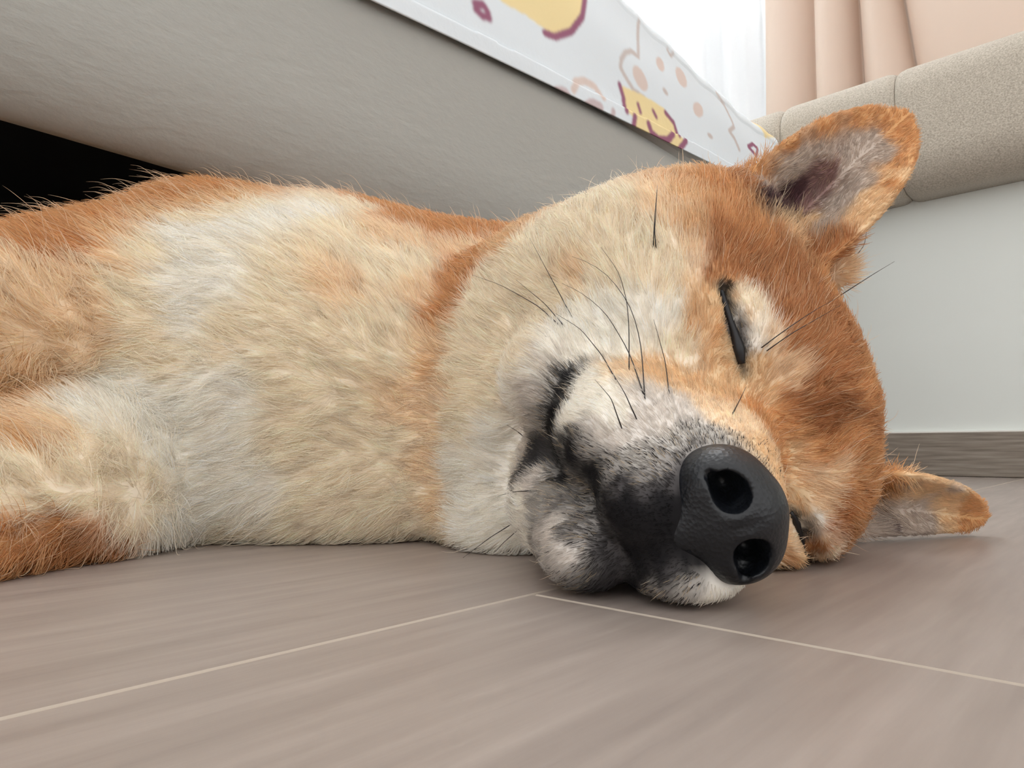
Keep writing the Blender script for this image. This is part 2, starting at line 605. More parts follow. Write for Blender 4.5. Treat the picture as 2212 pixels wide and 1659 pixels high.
def fill(poly, col):
    SC[inpoly(poly)] = lin(*col)


def blob(cx, cy, rx, ry, ang, col):
    c, s_ = math.cos(math.radians(ang)), math.sin(math.radians(ang))
    fill([(cx + rx * math.cos(t) * c - ry * math.sin(t) * s_, cy + rx * math.cos(t) * s_ + ry * math.sin(t) * c) for t in np.linspace(0, 6.28, 24, endpoint=False)], col)


YEL, PLU, BEI, PNK = (238, 219, 168), (152, 100, 124), (202, 193, 190), (218, 202, 195)
fill([(1045, -20), (1085, 12), (1130, 35), (1175, 68), (1200, 78), (1232, 62), (1254, 35), (1264, -20)], YEL)
stroke([(1172, 74), (1195, 82), (1230, 70), (1254, 38), (1264, 0), (1266, -30)], 0.0042, PLU)
stroke([(1018, 12), (1036, 16), (1046, 32), (1048, 44), (1032, 38), (1020, 26)], 0.0042, PLU, True)
stroke([(1388, 42), (1382, 80), (1375, 125)], 0.0032, BEI)
stroke([(1375, 125), (1360, 112), (1345, 116), (1335, 132), (1334, 150), (1346, 172), (1362, 198), (1385, 215)], 0.0034, BEI)
blob(1376, 172, 12, 30, -24, PNK); blob(1428, 138, 9, 17, -8, PNK); blob(1475, 166, 11, 24, -14, PNK); blob(1506, 238, 11, 17, -12, PNK)
blob(1432, 200, 4, 10, -30, BEI); blob(1530, 295, 4, 8, -40, BEI)
stroke([(1556, 198), (1572, 225), (1582, 262), (1584, 275), (1572, 284), (1582, 300), (1592, 325)], 0.0034, BEI)
stroke([(1450, 105), (1456, 118), (1462, 112)], 0.0026, BEI)
stroke([(1226, 200), (1236, 180), (1256, 178), (1280, 192), (1292, 215)], 0.0045, PNK)
blob(1200, 205, 20, 12, 22, (200, 184, 187)); blob(1270, 236, 22, 17, 25, (200, 184, 187))
stroke([(1313, 245), (1310, 262)], 0.004, (200, 184, 187))
fill([(1332, 186), (1385, 210), (1428, 238), (1448, 268), (1455, 296), (1470, 308), (1458, 330), (1400, 305), (1352, 290), (1358, 258), (1342, 246)], YEL)
stroke([(1332, 186), (1340, 214), (1342, 244)], 0.0042, PLU)
stroke([(1430, 246), (1448, 268), (1456, 296)], 0.0036, PLU)
stroke([(1371, 228), (1376, 246)], 0.003, PLU); stroke([(1403, 242), (1410, 256)], 0.003, PLU)
stroke([(1360, 256), (1354, 290)], 0.0045, PLU)
stroke([(1389, 272), (1396, 292), (1412, 305), (1432, 306), (1442, 294)], 0.0048, PLU)
stroke([(1470, 308), (1452, 332)], 0.0048, PLU)
fill([(1618, 236), (1650, 248), (1690, 268), (1706, 292), (1660, 296), (1650, 268)], YEL)
stroke([(1640, 250), (1655, 256), (1668, 268)], 0.005, (236, 140, 104))
stroke([(1612, 318), (1624, 312), (1634, 322), (1628, 338)], 0.0035, PLU, True)
G_ = SC.reshape(na, NT, 3)
for _ in range(2):
    G_[1:-1] = (G_[:-2] + 2 * G_[1:-1] + G_[2:]) / 4
    G_[:, 1:-1] = (G_[:, :-2] + 2 * G_[:, 1:-1] + G_[:, 2:]) / 4
SC = G_.reshape(-1, 3)
sa = sheet.data.color_attributes.new('print', 'FLOAT_COLOR', 'POINT')
sa.data.foreach_set('color', np.concatenate([SC, np.ones((len(SC), 1))], 1).astype(np.float32).ravel())
at = nt.nodes.new('ShaderNodeAttribute'); at.attribute_name = 'print'
nt.links.new(at.outputs['Color'], bs.inputs['Base Color'])

# ------------------------------------------------------------------ padded headboard on the wall
m_pad, nt, bs = mat('beige_suede', lin(196, 184, 166), 0.9, 0.1)
nz, _, _ = noise_chain(nt, 450.0, (1, 1, 1), 3); bump(nt, nz.outputs[0], bs, 0.55, 0.0016)
nzc = ramp(nt, nz.outputs[0], [(0.3, lin(156, 147, 134)), (0.7, lin(198, 189, 175))]); nt.links.new(nzc.outputs[0], bs.inputs['Base Color'])
bs.inputs['Sheen Weight'].default_value = 0.3
hbd = bpy.data.objects.new('headboard', None); link(hbd); hbd.location = room(AW, -0.25, 0.42)
tag(hbd, 'long padded beige headboard in stitched segments fixed to the wall', 'headboard')
HA, HZ0, HZ1 = AW - 0.092, 0.442, 0.648


def pad(b0, b1):
    # rounded cross-section, drawn in at the seams
    cs = []
    ra, rz = 0.052, 0.060
    for t in np.linspace(0, math.pi / 2, 10): cs.append((HA + ra * (1 - math.sin(t)), HZ1 - rz * (1 - math.cos(t))))
    cs2 = []
    for t in np.linspace(math.pi / 2, 0, 10): cs2.append((HA + ra * (1 - math.sin(t)), HZ0 + rz * (1 - math.cos(t))))
    sec = cs + [(HA - 0.002, 0.5 * (HZ0 + HZ1))] + cs2 + [(AW - 0.0005, HZ0), (AW - 0.0005, HZ1)]
    cen = (AW - 0.03, 0.5 * (HZ0 + HZ1))
    us = [0, 0.0008, 0.003, 0.007, 0.014, 0.03]
    L = b1 - b0
    st = [(b0 + u_, 1 - 0.085 * (1 - min(1, (u_ / 0.014))) ** 2) for u_ in us] + [(b0 + L / 2, 1.0)] + [(b1 - u_, 1 - 0.085 * (1 - min(1, (u_ / 0.014))) ** 2) for u_ in us[::-1]]
    v, fc = [], []
    n = len(sec)
    for b, k in st:
        for a, z in sec:
            aa = a if a > AW - 0.001 else cen[0] + (a - cen[0]) * k
            v.append(room(aa, b, cen[1] + (z - cen[1]) * (1 - (1 - k) * 0.6)))
    for i in range(len(st) - 1):
        for k in range(n):
            k2 = (k + 1) % n
            fc.append((i * n + k, (i + 1) * n + k, (i + 1) * n + k2, i * n + k2))
    fc.append(tuple(range(n))); fc.append(tuple((len(st) - 1) * n + k for k in reversed(range(n))))
    o = mesh_obj('pad', v, fc, m_pad)
    bm = bmesh.new(); bm.from_mesh(o.data); bmesh.ops.recalc_face_normals(bm, faces=bm.faces); bm.to_mesh(o.data); bm.free()
    to(o, hbd)


SEAM = -0.262
for k in range(-8, 7):
    pad(SEAM + 0.180 * k + 0.0004, SEAM + 0.180 * (k + 1) - 0.0004)
FI = Field(graded((-0.80, -0.32, 0.007), (-0.32, -0.04, 0.003), (-0.04, 0.20, 0.0015), (0.20, 0.26, 0.002)),
           graded((0.15, 0.30, 0.0015), (0.30, 0.36, 0.002), (0.36, 0.64, 0.004)),
           graded((-0.012, 0.10, 0.0017), (0.10, 0.24, 0.0022)))


def hell(c, r, k=0.012, sub=False, R=HR):
    FI.ell(H(*c), np.array(r) * 0.01, R, k, sub)


# trunk
FI.ell((-0.150, 0.455, 0.096), (0.130, 0.125, 0.105), k=0.02)
FI.ell((-0.130, 0.371, 0.074), (0.105, 0.082, 0.084), k=0.04)
FI.ell((-0.056, 0.381, 0.060), (0.080, 0.068, 0.076), k=0.035)
FI.ell((-0.09, 0.362, 0.020), (0.095, 0.056, 0.034), k=0.03)
FI.cap((-0.10, 0.45, 0.100), (0.04, 0.385, 0.085), 0.096, 0.074, k=0.03)
FI.ell((-0.42, 0.49, 0.070), (0.22, 0.120, 0.078), k=0.04)
FI.ell((-0.66, 0.52, 0.085), (0.12, 0.115, 0.085), k=0.05)
# legs: upper and lower fore leg, hind legs out of the frame, tail
FI.chain([P(420, 620, 0.405), P(170, 705, 0.330), P(-120, 745, 0.275), (-0.34, 0.225, 0.055)], [0.056, 0.043, 0.036, 0.026], k=0.03)
FI.ell((-0.365, 0.205, 0.04), (0.035, 0.026, 0.024), k=0.015)
FI.chain([P(480, 990, 0.380), P(120, 1085, 0.285), P(-150, 1160, 0.238), (-0.30, 0.175, 0.024)], [0.052, 0.043, 0.034, 0.024], k=0.012)
FI.ell((-0.325, 0.155, 0.022), (0.035, 0.026, 0.022), k=0.015)
FI.chain([(-0.66, 0.46, 0.11), (-0.58, 0.36, 0.09), (-0.67, 0.28, 0.06), (-0.64, 0.20, 0.03)], [0.08, 0.05, 0.03, 0.022], k=0.03)
FI.chain([(-0.66, 0.46, 0.06), (-0.62, 0.33, 0.05), (-0.70, 0.25, 0.03), (-0.69, 0.18, 0.022)], [0.07, 0.05, 0.03, 0.022], k=0.03)
FI.chain([(-0.75, 0.53, 0.09), (-0.78, 0.60, 0.07), (-0.72, 0.62, 0.05)], [0.035, 0.04, 0.025], k=0.02)

# head: ruff and cheeks first, with a crease against the neck
FI.ell(P(1130, 890, 0.329), (0.042, 0.053, 0.078), k=0.022)
FI.ell(P(1120, 1130, 0.322), (0.036, 0.045, 0.030), k=0.012)
FI.ell(P(1245, 730, 0.335), (0.050, 0.050, 0.062), k=0.020)
hell((-6.6, 0.4, 0.6), (6.2, 4.6, 6.0), 0.02)
hell((-7.6, 2.4, 0.8), (3.8, 3.0, 5.6), 0.02)
hell((-3.6, 1.7, -0.2), (2.9, 2.4, 3.8), 0.02)
for s in (-1, 1):
    hell((-1.9, 0.9, 2.3 * s), (1.6, 1.5, 1.8), 0.012)
    hell((-1.5, 0.0, 3.3 * s), (1.35, 1.2, 1.5), 0.008)
    hell((-2.6, -2.4, 3.6 * s), (3.0, 2.8, 2.8), 0.018)
hell((-6.2, -2.0, 6.0), (5.0, 5.0, 4.5), 0.025)
hell((-8.6, 1.2, 6.6), (3.6, 3.8, 3.5), 0.025)
hell((-6.0, -2.4, -4.0), (5.4, 5.8, 3.4), 0.025)
# muzzle, lips, lower jaw
FI.cap(H(-2, -2.4, 0), H(4.1, -2.85, -0.3), 0.030, 0.0210, k=0.012)
hell((1.0, -4.5, 1.9), (3.9, 2.3, 2.2), 0.012)
hell((1.4, -4.3, -2.2), (3.9, 2.2, 2.0), 0.012)
hell((4.8, -4.3, 0.45), (1.8, 1.5, 1.5), 0.008)
hell((4.9, -4.1, -1.6), (1.8, 1.5, 1.5), 0.008)
FI.chain([H(-5, -7.0, 0), H(0, -7.2, -0.2), H(4.3, -6.6, -0.7)], [0.028, 0.019, 0.0125], k=0.005)


hell((-1.6, -6.0, 4.1), (2.4, 2.2, 2.0), 0.018)
for s in (-1, 1):
    hell((6.4, -2.5, -0.3 + 0.95 * s), (1.3, 0.75, 0.75), 0.003, True)
# closed eye: a shallow furrow between the lids
for s in (-1, 1):
    FI.chain([H(0.35, -0.05, 2.45 * s), H(0.15, 0.15, 3.6 * s), H(-0.75, 0.35, 4.9 * s)], [0.0022, 0.0025, 0.0015], 0.005, True)


# ears: cupped blades
def ear(base_a, base_b, tip, cup, th, k):
    a, b, t = H(*base_a), H(*base_b), H(*tip)
    m = (a + b) / 2
    up = t - m
    L = np.linalg.norm(up); up = up / L
    sd = b - a
    W = np.linalg.norm(sd - up * (sd @ up)) / 2 * 0.94
    sd = sd - up * (sd @ up); sd /= np.linalg.norm(sd)
    nn = np.cross(sd, up)
    if nn @ HF < 0: nn = -nn

    def fn(X, Y, Z):
        x, y, z = X - m[0], Y - m[1], Z - m[2]
        A = (x * up[0] + y * up[1] + z * up[2]) / L
        B = x * sd[0] + y * sd[1] + z * sd[2]
        N = x * nn[0] + y * nn[1] + z * nn[2]
        Ac = np.clip(A, -0.25, 1)
        wd = W * np.clip(1.01 - np.clip(Ac, 0, 1) ** 2.1, 0.0, 2) ** 0.56 * np.where(Ac < 0, 1 + Ac * 0.6, 1)
        bow = cup * (B / W) ** 2 - cup * 0.55 * np.clip(1 - Ac, 0, 1.2)
        d1 = np.abs(N - bow) - th
        d2 = np.abs(B) - wd + 0.0015
        d3 = (np.maximum(A - 1.0, -0.3 - A)) * L
        q = np.maximum(d2 * 0.8, d3)
        return np.sqrt(np.maximum(d1, 0) ** 2 + np.maximum(q, 0) ** 2) + np.minimum(np.maximum(d1, q), 0) - 0.0022
    pts = np.array([a, b, t, m - up * L * 0.3])
    FI.add(fn, pts.min(0) - 0.02, pts.max(0) + 0.02, k)
    return m, up, sd, nn, L, W


EAR_U = ear((-8.3, 3.9, 9.1), (-7.2, 6.3, 4.5), (-10.6, 11.9, 9.35), 0.015, 0.0016, 0.008)
EAR_L = ear((-8.2, 3.6, -8.2), (-8.2, 6.1, -5.2), (-11.2, 10.1, -9.8), 0.010, 0.0016, 0.008)

# hollow of the ear above its base, tuft of hair behind it
E = EAR_U
ER = np.stack([E[1], E[2], E[3]])
FI.ell(E[0] + E[1] * E[4] * 0.10 - E[3] * 0.012, (0.030, 0.015, 0.014), ER, 0.012)
FI.ell(E[0] + E[1] * E[4] * 0.17 + E[3] * 0.003, (0.020, 0.0105, 0.010), ER, 0.008, True)
FI.ell(P(1803, 566, 0.30), (0.008, 0.009, 0.012), k=0.006)

# flattened where it lies on the floor
zz = FI.zs[None, None, :]
kk = 0.006
A, B = FI.F, np.broadcast_to(0.0012 - zz, FI.F.shape)
hh = np.maximum(kk - np.abs(A - B), 0) / kk
FI.F = np.maximum(A, B) + hh * hh * kk * 0.25
DV, DQ = FI.mesh()

m_skin, nt, bs = mat('fur_skin', lin(205, 175, 135), 0.8, 0.1)
dog = mesh_obj('dog', DV, DQ, m_skin)
tag(dog, 'ginger and cream dog asleep on its side on the wooden floor', 'dog')

# ------------------------------------------------------------------ nose: bare dark leather
NF = Field(np.arange(4.2, 8.0, 0.055), np.arange(-5.6, -0.4, 0.055), np.arange(-2.6, 2.2, 0.055))
NF.F[:] = 3.0
NS = -0.30


def nell(c, r, k=0.3, sub=False):
    NF_add_scale(c, r, k, sub)


def NF_add_scale(c, r, k, sub):
    c = np.asarray(c, np.float32); r = np.asarray(r, np.float32)
    X, Y, Z = np.meshgrid(NF.xs, NF.ys, NF.zs, indexing='ij')
    e = [(X - c[0]) / r[0], (Y - c[1]) / r[1], (Z - c[2]) / r[2]]
    k0 = np.sqrt(sum(q * q for q in e)); k1 = np.sqrt(sum((q / rr) ** 2 for q, rr in zip(e, r)) + 1e-9)
    NF_mix(k0 * (k0 - 1) / k1, k, sub)


def NF_mix(d, k, sub):
    A = NF.F
    if sub:
        h = np.maximum(k - np.abs(A + d), 0) / k
        NF.F = np.maximum(A, -d) + h * h * k * 0.25
    else:
        h = np.maximum(k - np.abs(A - d), 0) / k
        NF.F = np.minimum(A, d) - h * h * k * 0.25


def ncap(a, b, ra, rb, k, sub):
    a = np.asarray(a); b = np.asarray(b); ba = b - a
    X, Y, Z = np.meshgrid(NF.xs, NF.ys, NF.zs, indexing='ij')
    x, y, z = X - a[0], Y - a[1], Z - a[2]
    h = np.clip((x * ba[0] + y * ba[1] + z * ba[2]) / (ba @ ba), 0, 1)
    NF_mix(np.sqrt((x - h * ba[0]) ** 2 + (y - h * ba[1]) ** 2 + (z - h * ba[2]) ** 2) - (ra + (rb - ra) * h), k, sub)


nell((5.6, -2.35, NS), (1.45, 1.35, 1.45), 0.3)
for s in (-1, 1):
    nell((5.65, -2.55, NS + 0.92 * s), (1.25, 1.15, 0.95), 0.35)
nell((5.45, -3.25, NS), (1.25, 0.95, 1.25), 0.5)
nell((5.3, -3.9, NS), (1.15, 0.9, 0.8), 0.5)
for s in (-1, 1):
    nell((6.75, -2.42, NS + 0.90 * s), (1.15, 0.40, 0.46), 0.22, True)
    ncap((6.75, -2.35, NS + 0.80 * s), (6.25, -2.62, NS + 1.20 * s), 0.41, 0.26, 0.18, True)
    ncap((6.9, -2.6, NS + 1.05 * s), (6.62, -2.74, NS + 1.42 * s), 0.22, 0.13, 0.12, True)
ncap((7.15, -1.2, NS), (7.12, -3.2, NS), 0.03, 0.08, 0.22, True)
ncap((7.1, -3.0, NS), (6.6, -5.2, NS + 0.1), 0.06, 0.10, 0.12, True)
NV, NQ = NF.mesh()
NW = HO + (NV[:, :1] * HF + NV[:, 1:2] * HU + NV[:, 2:3] * HS) * 0.01
if np.linalg.det(HR) < 0:
    NQ = NQ[:, ::-1]
m_nose, nt, bs = mat('nose_leather', lin(12, 15, 21), 0.40, 0.5)
vo = nt.nodes.new('ShaderNodeTexVoronoi'); vo.inputs['Scale'].default_value = 900
bu = nt.nodes.new('ShaderNodeBump'); bu.inputs['Strength'].default_value = 0.25; bu.inputs['Distance'].default_value = 0.0006
tc = nt.nodes.new('ShaderNodeTexCoord')
nt.links.new(tc.outputs['Object'], vo.inputs['Vector'])
nt.links.new(vo.outputs['Distance'], bu.inputs['Height'])
nt.links.new(bu.outputs['Normal'], bs.inputs['Normal'])
nose = mesh_obj('nose', NW, NQ, m_nose, dog)
nose['label'] = 'dark blue-grey leathery nose'

# ------------------------------------------------------------------ coat markings (pigment, plus a painted shading smudge beside the eye) as points on the skin
PAL = {'W': (248, 243, 234), 'C': (246, 235, 217), 'L': (242, 222, 195), 'T': (231, 202, 163), 'O': (216, 168, 118),
       'B': (193, 140, 95), 'D': (172, 118, 78), 'K': (30, 29, 31), 'N': (78, 75, 76), 'G': (182, 177, 171), 'S': (224, 217, 210),
       'E': (200, 186, 174), 'M': (146, 141, 137), 'I': (150, 118, 114), 'U': (84, 58, 62), 'R': (237, 213, 182)}
SEEDS = '''
O 30 500 100 500 200 472 300 445 400 425 480 408 850 452 900 478 950 503 1000 505 100 545 170 530 60 520
T 560 402 640 405 720 412 800 430 250 515 350 470 440 448 520 430 60 790
L 40 590 30 720 90 740 900 515 150 600 30 650 120 690 210 700 110 600
L 60 640 130 640 200 640 250 570 820 505 730 620 900 900 915 1000
C 680 1080 640 1110
C 300 545 390 480 470 470 560 450 760 450 760 500 600 600 800 560 850 600 900 580 300 680 350 760 500 720 650 650 700 760 800 720 650 830 650 950 750 900 850 1000 750 1050 850 1140 930 1150 700 1160 500 1160 300 1050 200 1000 50 1010 30 1060 260 620
W 400 510 500 500 600 470 690 460 400 600 500 600 430 690 500 850 300 850 200 900 400 900 350 980 500 1000 600 1080 450 1100 350 1130
O 1030 548 1010 580 990 600 965 660 950 690
T 945 720 938 800 70 960
L 1000 535 934 900 940 1000 948 1080 120 940
L 925 640 920 740 910 840 965 720 960 820
C 880 700 870 780 880 950 890 1060 100 1090 180 1060 300 1110
O 50 1150 30 1200 130 1130
B 150 1180 250 1190 60 1215
O 1020 492 1080 485 1150 465 1220 430 1290 398 1540 385 1560 400
T 1350 375 1420 366 1480 372 1080 525 1480 430 1500 500 1540 440
L 1420 430 1450 470 1240 590 1500 620 1500 560
C 1150 520 1200 485 1280 445 1350 430 1350 520 1250 520 1150 580 1080 600 1030 650 1000 720 1050 750 980 800 990 900 1050 850 1120 770 1150 700 1200 640 1300 580 1400 560 1430 520 1400 600 1470 590
W 980 1000 1000 1100 1050 1180 1080 950 1400 660 1350 690 1300 700 1250 720 1450 690 1330 740 1400 730 1200 750 1150 800 1120 880 1100 1000 1130 1080 1120 1150 1070 1100
C 1480 735 1480 770 1440 620
T 1520 690 1505 720 1540 760 1565 800 1450 805 1400 800 1500 830 1560 850 1600 840 1650 950 1670 1000 1560 680 1545 650
L 1340 800 1600 900 1540 880 1560 900 1625 920
O 1620 870 1545 720 1655 910
W 1280 820 1260 860 1235 890 1300 880 1330 900
S 1400 880 1380 920 1480 890 1340 950 1290 930 1440 930
G 1280 960 1400 980 1460 960 1350 1000 1500 930
K 1360 1075 1420 1085
N 1400 1055 1450 1035 1340 1045 1480 1005 1160 1000
M 1330 1015 1400 1020 1445 1000 1490 975 1420 1285 1250 955
K 1235 975 1200 965 1186 930 1192 905 1194 885 1207 845 1222 815 1220 1015 1280 1015 1290 1080 1340 1120 1380 1100 1430 1130 1370 1200 1360 1250 1420 1200 1320 1100 1450 1100 1470 1180 1480 1080
W 1190 775 1215 752 1170 810 1235 768
N 1450 1240 1300 1265 1330 1240 1165 970
S 1150 900 1165 850 1140 960 1190 800 1180 770 1215 760
G 1172 905 1188 845
K 1556 628 1563 650 1574 686 1587 720 1597 754 1602 784 1607 770
N 1606 742 1600 716
G 1612 715 1600 690 1620 750
T 1540 640 1552 686 1566 722 1578 756 1585 790
R 1622 690 1585 640
G 1180 1060 1480 1270
M 1230 1080 1270 1130 1260 1240 1240 1140
N 1305 1190 1295 1140
S 1200 1130 1230 1200 1150 1040 1160 830
W 1550 1288 1600 1268
C 1615 640 1640 690 1625 660
R 1665 740 1700 790 1685 825 1720 810
W 1645 705 1635 740
T 1640 800 1620 770 1660 850
B 1570 580 1620 600 1545 600 1650 620 1700 680 1720 740 1750 700 1700 600 1750 620 1780 680 1830 700 1760 560 1680 540 1780 770 1830 800 1750 830 1700 870 1870 900 1620 540 1575 550 1560 510
O 1600 500 1550 450 1650 520 1800 640 1845 660 1560 420 1670 900 1720 940 1800 955 1850 960 1900 950 1860 830 1780 600
D 1790 890 1830 880 1760 880
T 1715 985 1720 1060
R 1770 1030 1800 1010 1740 1040 1790 1060 1755 1095 1810 1040
C 1715 1140 1730 1120
O 1835 1050 1860 1020 1880 1060 1840 1100 1900 1000 1920 1030 1770 980
B 1800 1140 1745 1172 1780 1180 1820 1110
O 1640 345 1700 308 1780 284 1955 300 1620 370 1940 350 1660 325
O 1860 256 1920 248 1960 275 1920 400
T 1890 420 1860 470 1930 380
B 1820 530 1800 545 1610 400
R 1816 556 1812 580
E 1640 400 1700 360 1780 320 1860 300 1900 330 1850 400 1800 440 1780 490 1830 350 1730 340
T 1740 490 1700 490
I 1750 400 1760 380 1735 430 1790 370
U 1680 450 1665 440 1700 435 1720 420 1740 405
T 1960 1030 2000 1060 2040 1080 2050 1120
O 2090 1100 2110 1120 1940 1020
E 1980 1105 1920 1100 1950 1130 1890 1130 2000 1130
'''
bvh = BVHTree.FromPolygons(DV.tolist(), DQ.tolist())
sp, scol, smul = [], [], []


def onskin(px, py):
    r = ray(px, py)
    h = bvh.ray_cast(Vector((0, 0, CAM_H)), Vector(r))
    return None if h[0] is None else (np.array(h[0]), np.array(h[1]))


for line in SEEDS.strip().splitlines():
    t = line.split()
    for i in range(1, len(t), 2):
        h = onskin(float(t[i]), float(t[i + 1]))
        if h is None:
            print('seed off the dog', t[0], t[i], t[i + 1]); continue
        q = (h[0] - HO) * 100
        f, u, s = q @ HF, q @ HU, q @ HS
        sp.append(h[0]); scol.append(PAL[t[0]]); smul.append(1.0)
        if f > -9 and u > -9 and s > 0.3:            # the same markings on the other cheek
            sp.append(H(f, u, -s - 0.3)); scol.append(PAL[t[0]]); smul.append(1.7)
for p, c in [((-0.2, 0.58, 0.1), 'O'), ((-0.1, 0.55, 0.1), 'O'), ((-0.4, 0.6, 0.08), 'O'), ((-0.4, 0.47, 0.16), 'O'), ((-0.6, 0.6, 0.1), 'O'), ((-0.6, 0.5, 0.18), 'O'),
             ((-0.45, 0.38, 0.06), 'W'), ((-0.6, 0.33, 0.09), 'T'), ((-0.35, 0.21, 0.06), 'C'), ((-0.33, 0.155, 0.03), 'W'), ((-0.68, 0.22, 0.03), 'C'),
             ((0.02, 0.46, 0.1), 'O'), ((0.1, 0.42, 0.1), 'O'), ((0.1, 0.36, 0.16), 'O'), ((0.16, 0.36, 0.06), 'O'), ((0.1, 0.40, 0.02), 'O'), ((-0.76, 0.6, 0.08), 'O')]:
    sp.append(np.array(p)); scol.append(PAL[c]); smul.append(1.0)
sp = np.array(sp, np.float32); scol = np.array([lin(*c) for c in scol], np.float32); smul = np.array(smul, np.float32)


def wav(Pt, freq, n=10, seed=0):
    r = np.random.default_rng(seed)
    K = r.normal(size=(n, 3)); K /= np.linalg.norm(K, axis=1)[:, None]
    K *= freq * r.uniform(0.6, 1.5, (n, 1)) * 2 * np.pi
    ph = r.uniform(0, 6.28, n)
    out = np.zeros(len(Pt), np.float32)
    for i in range(n):
        out += np.sin(Pt @ K[i] + ph[i]).astype(np.float32)
    return out / math.sqrt(n / 2)


def coat(Pt):
    """coat colour at points of the skin"""
    Pt = np.asarray(Pt, np.float32)
    J = Pt + np.stack([wav(Pt, 90, seed=s) for s in (1, 2, 3)], 1) * 0.0009
    out = np.zeros((len(Pt), 3), np.float32)
    for a in range(0, len(Pt), 20000):
        d2 = ((J[a:a + 20000, None, :] - sp[None]) ** 2).sum(-1) * smul ** 2
        wgt = 1.0 / (d2 + 5.0e-6) ** 2.6
        out[a:a + 20000] = (wgt @ scol) / wgt.sum(1, keepdims=True)
    return out


vc = coat(DV)
ca = dog.data.color_attributes.new('coat', 'FLOAT_COLOR', 'POINT')
ca.data.foreach_set('color', np.concatenate([vc, np.ones((len(vc), 1), np.float32)], 1).ravel())
at = m_skin.node_tree.nodes.new('ShaderNodeAttribute'); at.attribute_name = 'coat'
m_skin.node_tree.links.new(at.outputs['Color'], m_skin.node_tree.nodes['Principled BSDF'].inputs['Base Color'])

# ------------------------------------------------------------------ fur
NOSE_P = H(6.8, -2.6, -0.3)


def ear_coords(Pt, E):
    m, up, sd, nn, L, W = E
    d = Pt - m
    return d @ up / L, d @ sd / W, d @ nn


